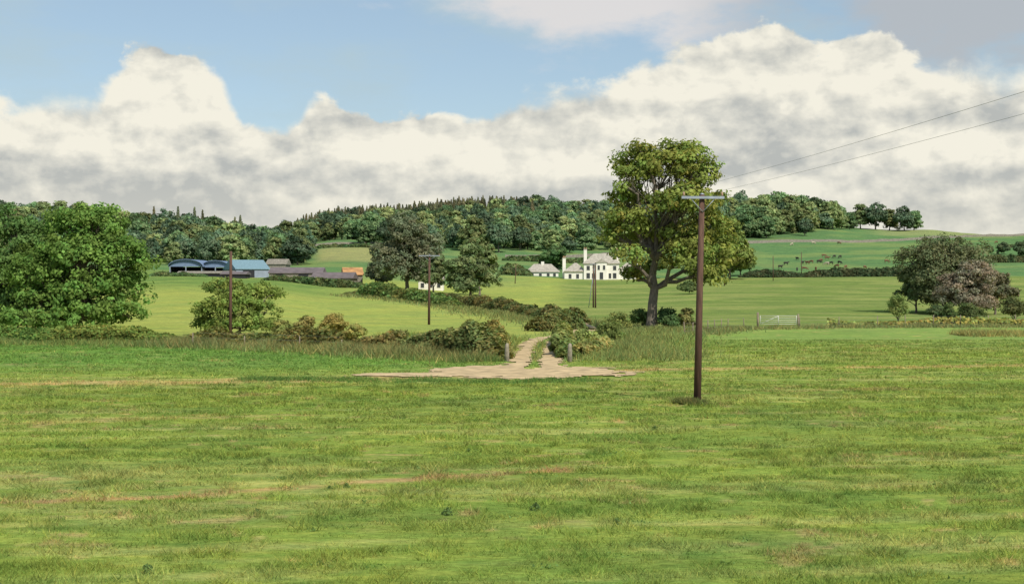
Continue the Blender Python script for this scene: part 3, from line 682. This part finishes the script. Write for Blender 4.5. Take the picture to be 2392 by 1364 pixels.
def pole(px,d,h,lean=0,arm=0,rot=0,r0=.15,r1=.105,loc=None):
    p=e('utility_pole',loc or G(px,d));p.rotation_euler[2]=rot
    tube('shaft',[(0,0,-.5),(lean*.5,0,h/2),(lean,0,h)],[r0,(r0+r1)/2,r1],M_pole,p,14)
    if arm:
        zt=h-.12
        box('crossarm',lean-arm/2,lean+arm/2,-r1-.11,-r1-.01,zt-.05,zt+.05,M_gal,p)
        tube('arm_brace',[(lean-arm*.28,-r1-.06,zt-.05),(lean,-r1-.03,zt-.55)],[.014,.014],M_gal,p,6)
        tube('arm_brace',[(lean+arm*.28,-r1-.06,zt-.05),(lean,-r1-.03,zt-.55)],[.014,.014],M_gal,p,6)
        for q in (-arm/2+.08,arm/2-.08):
            tube('insulator',[(lean+q,-r1-.06,zt+.05),(lean+q,-r1-.06,zt+.11),(lean+q,-r1-.06,zt+.17),(lean+q,-r1-.06,zt+.22)],[.025,.045,.035,.025],M_ins,p,8)
        tube('pole_cap',[(lean,0,h),(lean,0,h+.06)],[r1+.01,.03],M_gal,p,10)
    return p
P1=pole(1628,54.5,8.05,.2,1.66,math.radians(4))
pole(1002,161,8.0,.06,2.4,0,.15,.12);pole(538,117,7.3,.05,0,0,.14,.11);pole(1386,250,7.8,0,1.4);pole(1391,247,7.6,0,0)
pole(1692,390,7.8,0,1.2);pole(1806,420,7.4,0,0,0,.12,.1);pole(1872,470,7.8,0,0,0,.13,.1)
pole(1203,400,5.5,.3,0,0,.12,.1)
pole(0,0,9,0,1.66,loc=Vector((15.2,-22,0)))
st=G(1375,250);tube('stay_wire',[tuple(st),tuple(G(1388,250)+Vector((0,0,7)))],[.06,.05],M_gal,None,6)
def wire(a,b,sag,r=.011,parent=None):
    pts=[]
    for i in range(25):
        t=i/24;p=a*(1-t)+b*t;p=p+Vector((0,0,-4*sag*t*(1-t)));pts.append(tuple(p))
    return tube('power_line',pts,[r]*25,M_wire,parent,5)
g1=G(1628,54.5)
for sgn in (-1,1):
    a=g1+Vector((.2+sgn*.75,-.1,8.2));wire(a,Vector((15.2+sgn*.75,-22,9.1)),.45,.004)
    wire(a,G(1386,250)+Vector((sgn*.6,0,7.9)),2.2,.004)
    wire(G(1002,161)+Vector((sgn*1.1,0,8.1)),G(1386,250)+Vector((sgn*.6,0,7.9)),1.5,.005)
wire(G(1386,250)+Vector((0,0,7.9)),G(1692,390)+Vector((0,0,7.8)),2,.006)
# ------------------------------------------------ gateposts, gate, fences
M_gp=simple('weathered_granite',(.24,.21,.16),.95,.4,5,.5);M_fp=simple('fence_timber',(.22,.18,.13),.9,.3,4);M_wg=simple('white_gate_paint',(.60,.60,.57),.6,.1)
for px in (1184,1331):
    g=G(px,84.0);pts=[(0,0,-.2),(0,0,.5),(.01,0,.95),(.02,0,1.08),(.02,0,1.12)]
    o=tube('stone_gatepost',pts,[.15,.14,.125,.09,.03],M_gp,None,8);o.location=g
def fence(name,line,sp=3.,h=1.15,wires=3,r=.05):
    p=e(name);P=np.array(line,float);pr=None
    for a,b in zip(P[:-1],P[1:]):
        n=max(1,int(np.hypot(*(b-a))/sp))
        for t in np.arange(n)/n:
            q=a+(b-a)*t;z=float(zf(q[0],q[1]));hh=h*rng.uniform(.9,1.08);dx=rng.normal()*.04
            tube('post',[(q[0],q[1],z-.3),(q[0]+dx,q[1],z+hh)],[r,r*.9],M_fp,p,6)
            if pr is not None:
                for w_ in range(wires):
                    zz_=.35+.35*w_;tube('wire',[(pr[0],pr[1],pr[2]+zz_),(q[0],q[1],z+zz_)],[.006,.006],M_wire,p,4)
            pr=(q[0],q[1],z)
fence('wire_fence',[W(1600,130),W(1700,148),W(1775,155)]);fence('wire_fence',[W(1868,155.5),W(2050,156),W(2500,158)])
fence('wire_fence',[W(450,104),W(700,98.5),W(900,92)],4,1.0)
g=G(1818,155);GT=e('field_gate',g)
for z in (.3,.52,.74,.96,1.2): tube('bar',[(-2,0,z),(2,0,z)],[.022,.022],M_wg,GT,6)
for x in (-2,0,2): tube('upright',[(x,-.04,.25),(x,-.04,1.25)],[.03,.03],M_wg,GT,6)
tube('brace',[(-2,-.05,.3),(0,-.05,1.2)],[.022,.022],M_wg,GT,6)
tube('gate_post',[(-2.25,0,-.3),(-2.25,0,1.6)],[.13,.12],M_fp,GT,8);tube('gate_post',[(2.2,0,-.3),(2.2,0,1.4)],[.11,.1],M_fp,GT,8)
# ------------------------------------------------ cattle
def cowmesh(name,mat,graze):
    hd=(1.35,0,.35) if graze else (1.3,0,1.35)
    nk=(1.05,0,.85) if graze else (1.0,0,1.25)
    J=[((-.75,0,1.12),.30),((-.25,0,1.0),.36),((.3,0,1.0),.36),((.7,0,1.1),.30),(nk,.19),(hd,.13),((hd[0]+.28,0,hd[2]-.16),.085)]
    E=[(0,1),(1,2),(2,3),(3,4),(4,5),(5,6)]
    def add(par,ch):
        last=par
        for p,r in ch: J.append((p,r));E.append((last,len(J)-1));last=len(J)-1
    for s_ in (-1,1):
        add(0,[((-.72,.18*s_,.85),.16),((-.62,.2*s_,.62),.10),((-.82,.2*s_,.42),.065),((-.76,.2*s_,.06),.055)])
        add(3,[((.68,.18*s_,.82),.13),((.68,.18*s_,.5),.075),((.68,.18*s_,.06),.055)])
        add(5,[((hd[0]-.08,.2*s_,hd[2]+.08),.04)])
    add(0,[((-1.08,0,1.15),.04),((-1.15,0,.6),.03)])
    me=bpy.data.meshes.new(name);me.from_pydata([j[0] for j in J],E,[]);o=link(bpy.data.objects.new(name,me))
    sk=o.modifiers.new('skin','SKIN')
    for v,j in zip(me.skin_vertices[0].data,J): v.radius=(j[1],j[1]);v.use_root=False
    me.skin_vertices[0].data[1].use_root=True
    sb=o.modifiers.new('sub','SUBSURF');sb.levels=1;sb.render_levels=1
    bpy.context.view_layer.update()
    m2=bpy.data.meshes.new_from_object(o.evaluated_get(bpy.context.evaluated_depsgraph_get()));bpy.data.objects.remove(o)
    m2.materials.clear();m2.materials.append(mat)
    for f in m2.polygons:f.use_smooth=True
    return m2
M_c1=simple('black_cattle_hide',(.03,.025,.022),.8);M_c2=simple('brown_cattle_hide',(.16,.08,.045),.8);M_c3=simple('cream_cattle_hide',(.42,.36,.27),.8)
cows=[cowmesh('cow_mesh',m,g_) for m in (M_c1,M_c2,M_c3) for g_ in (True,False)]
cp=[]
for i in range(30):
    px=rng.uniform(1770,2110) if i<24 else rng.uniform(2150,2380);d=rng.uniform(500,600) if i<24 else rng.uniform(640,690);cp.append((px,d))
cp+= [(1255,520),(1850,680),(1900,690),(1960,700)]
for i,(px,d) in enumerate(cp):
    o=link(bpy.data.objects.new('cow',cows[int(rng.choice([0,0,1,2,2,3,0,4])) ]));o.location=G(px,d);o.rotation_euler[2]=rng.uniform(0,6.28)
# ------------------------------------------------ dock weeds in the foreground
def weed(name,px,py,s):
    d=CH*F/(py-HY);r=np.random.default_rng(int(px));n=110
    a=r.uniform(0,6.28,n);hh=r.uniform(.02,1,n);rr=(1-hh*.7)*r.uniform(.1,1,n)*.95;P=np.stack([np.cos(a)*rr,np.sin(a)*rr,hh*.75],1)*s
    V=leaf_quads(P,np.stack([np.cos(a),np.sin(a),.6+0*a],1)+r.normal(size=(n,3))*.5,np.full(n,.13*s)*r.uniform(.5,1.4,n),r)
    stem=tube_q([(0,0,-.02),(0,0,.8*s)],[.02*s,.008*s],4)
    C=np.concatenate([np.full((len(stem)//4,3),.06),np.array((.05,.08,.03))*r.uniform(.6,1.6,(n,1))])
    o=link(bpy.data.objects.new(name,build(name,np.concatenate([stem,V]),4,C,[M_leaf])));o.location=G(px,d)
for px,py,s_ in ((1047,1202,.20),(1250,1192,.20),(1440,1224,.15),(810,1140,.15),(770,1143,.12),(345,1340,.2),(600,1198,.12),(1530,1004,.16),(1095,1055,.12),(630,1080,.12)):
    weed('dock_plant',px,py,s_)
n=420;yy=np.sqrt(rng.uniform(20**2,80**2,n));xx=rng.uniform(-.4,.4,n)*yy;k_=track_mask(xx,yy)<-.3;xx=xx[k_];yy=yy[k_]
m=14;xx=np.repeat(xx,m)+rng.normal(size=len(xx)*m)*.10;yy=np.repeat(yy,m)+rng.normal(size=len(yy)*m)*.07
P=np.stack([xx,yy,zf(xx,yy)+rng.uniform(.02,.09,len(xx))],1)
V=leaf_quads(P,rng.normal(size=(len(xx),3))+np.array([0,0,.6]),rng.uniform(.015,.035,len(xx)),rng)
link(bpy.data.objects.new('field_weeds',build('field_weeds',V,4,np.array((.07,.115,.04))*rng.uniform(.6,1.4,(len(xx),1)),[M_leaf])))
print('objects',len(bpy.data.objects))
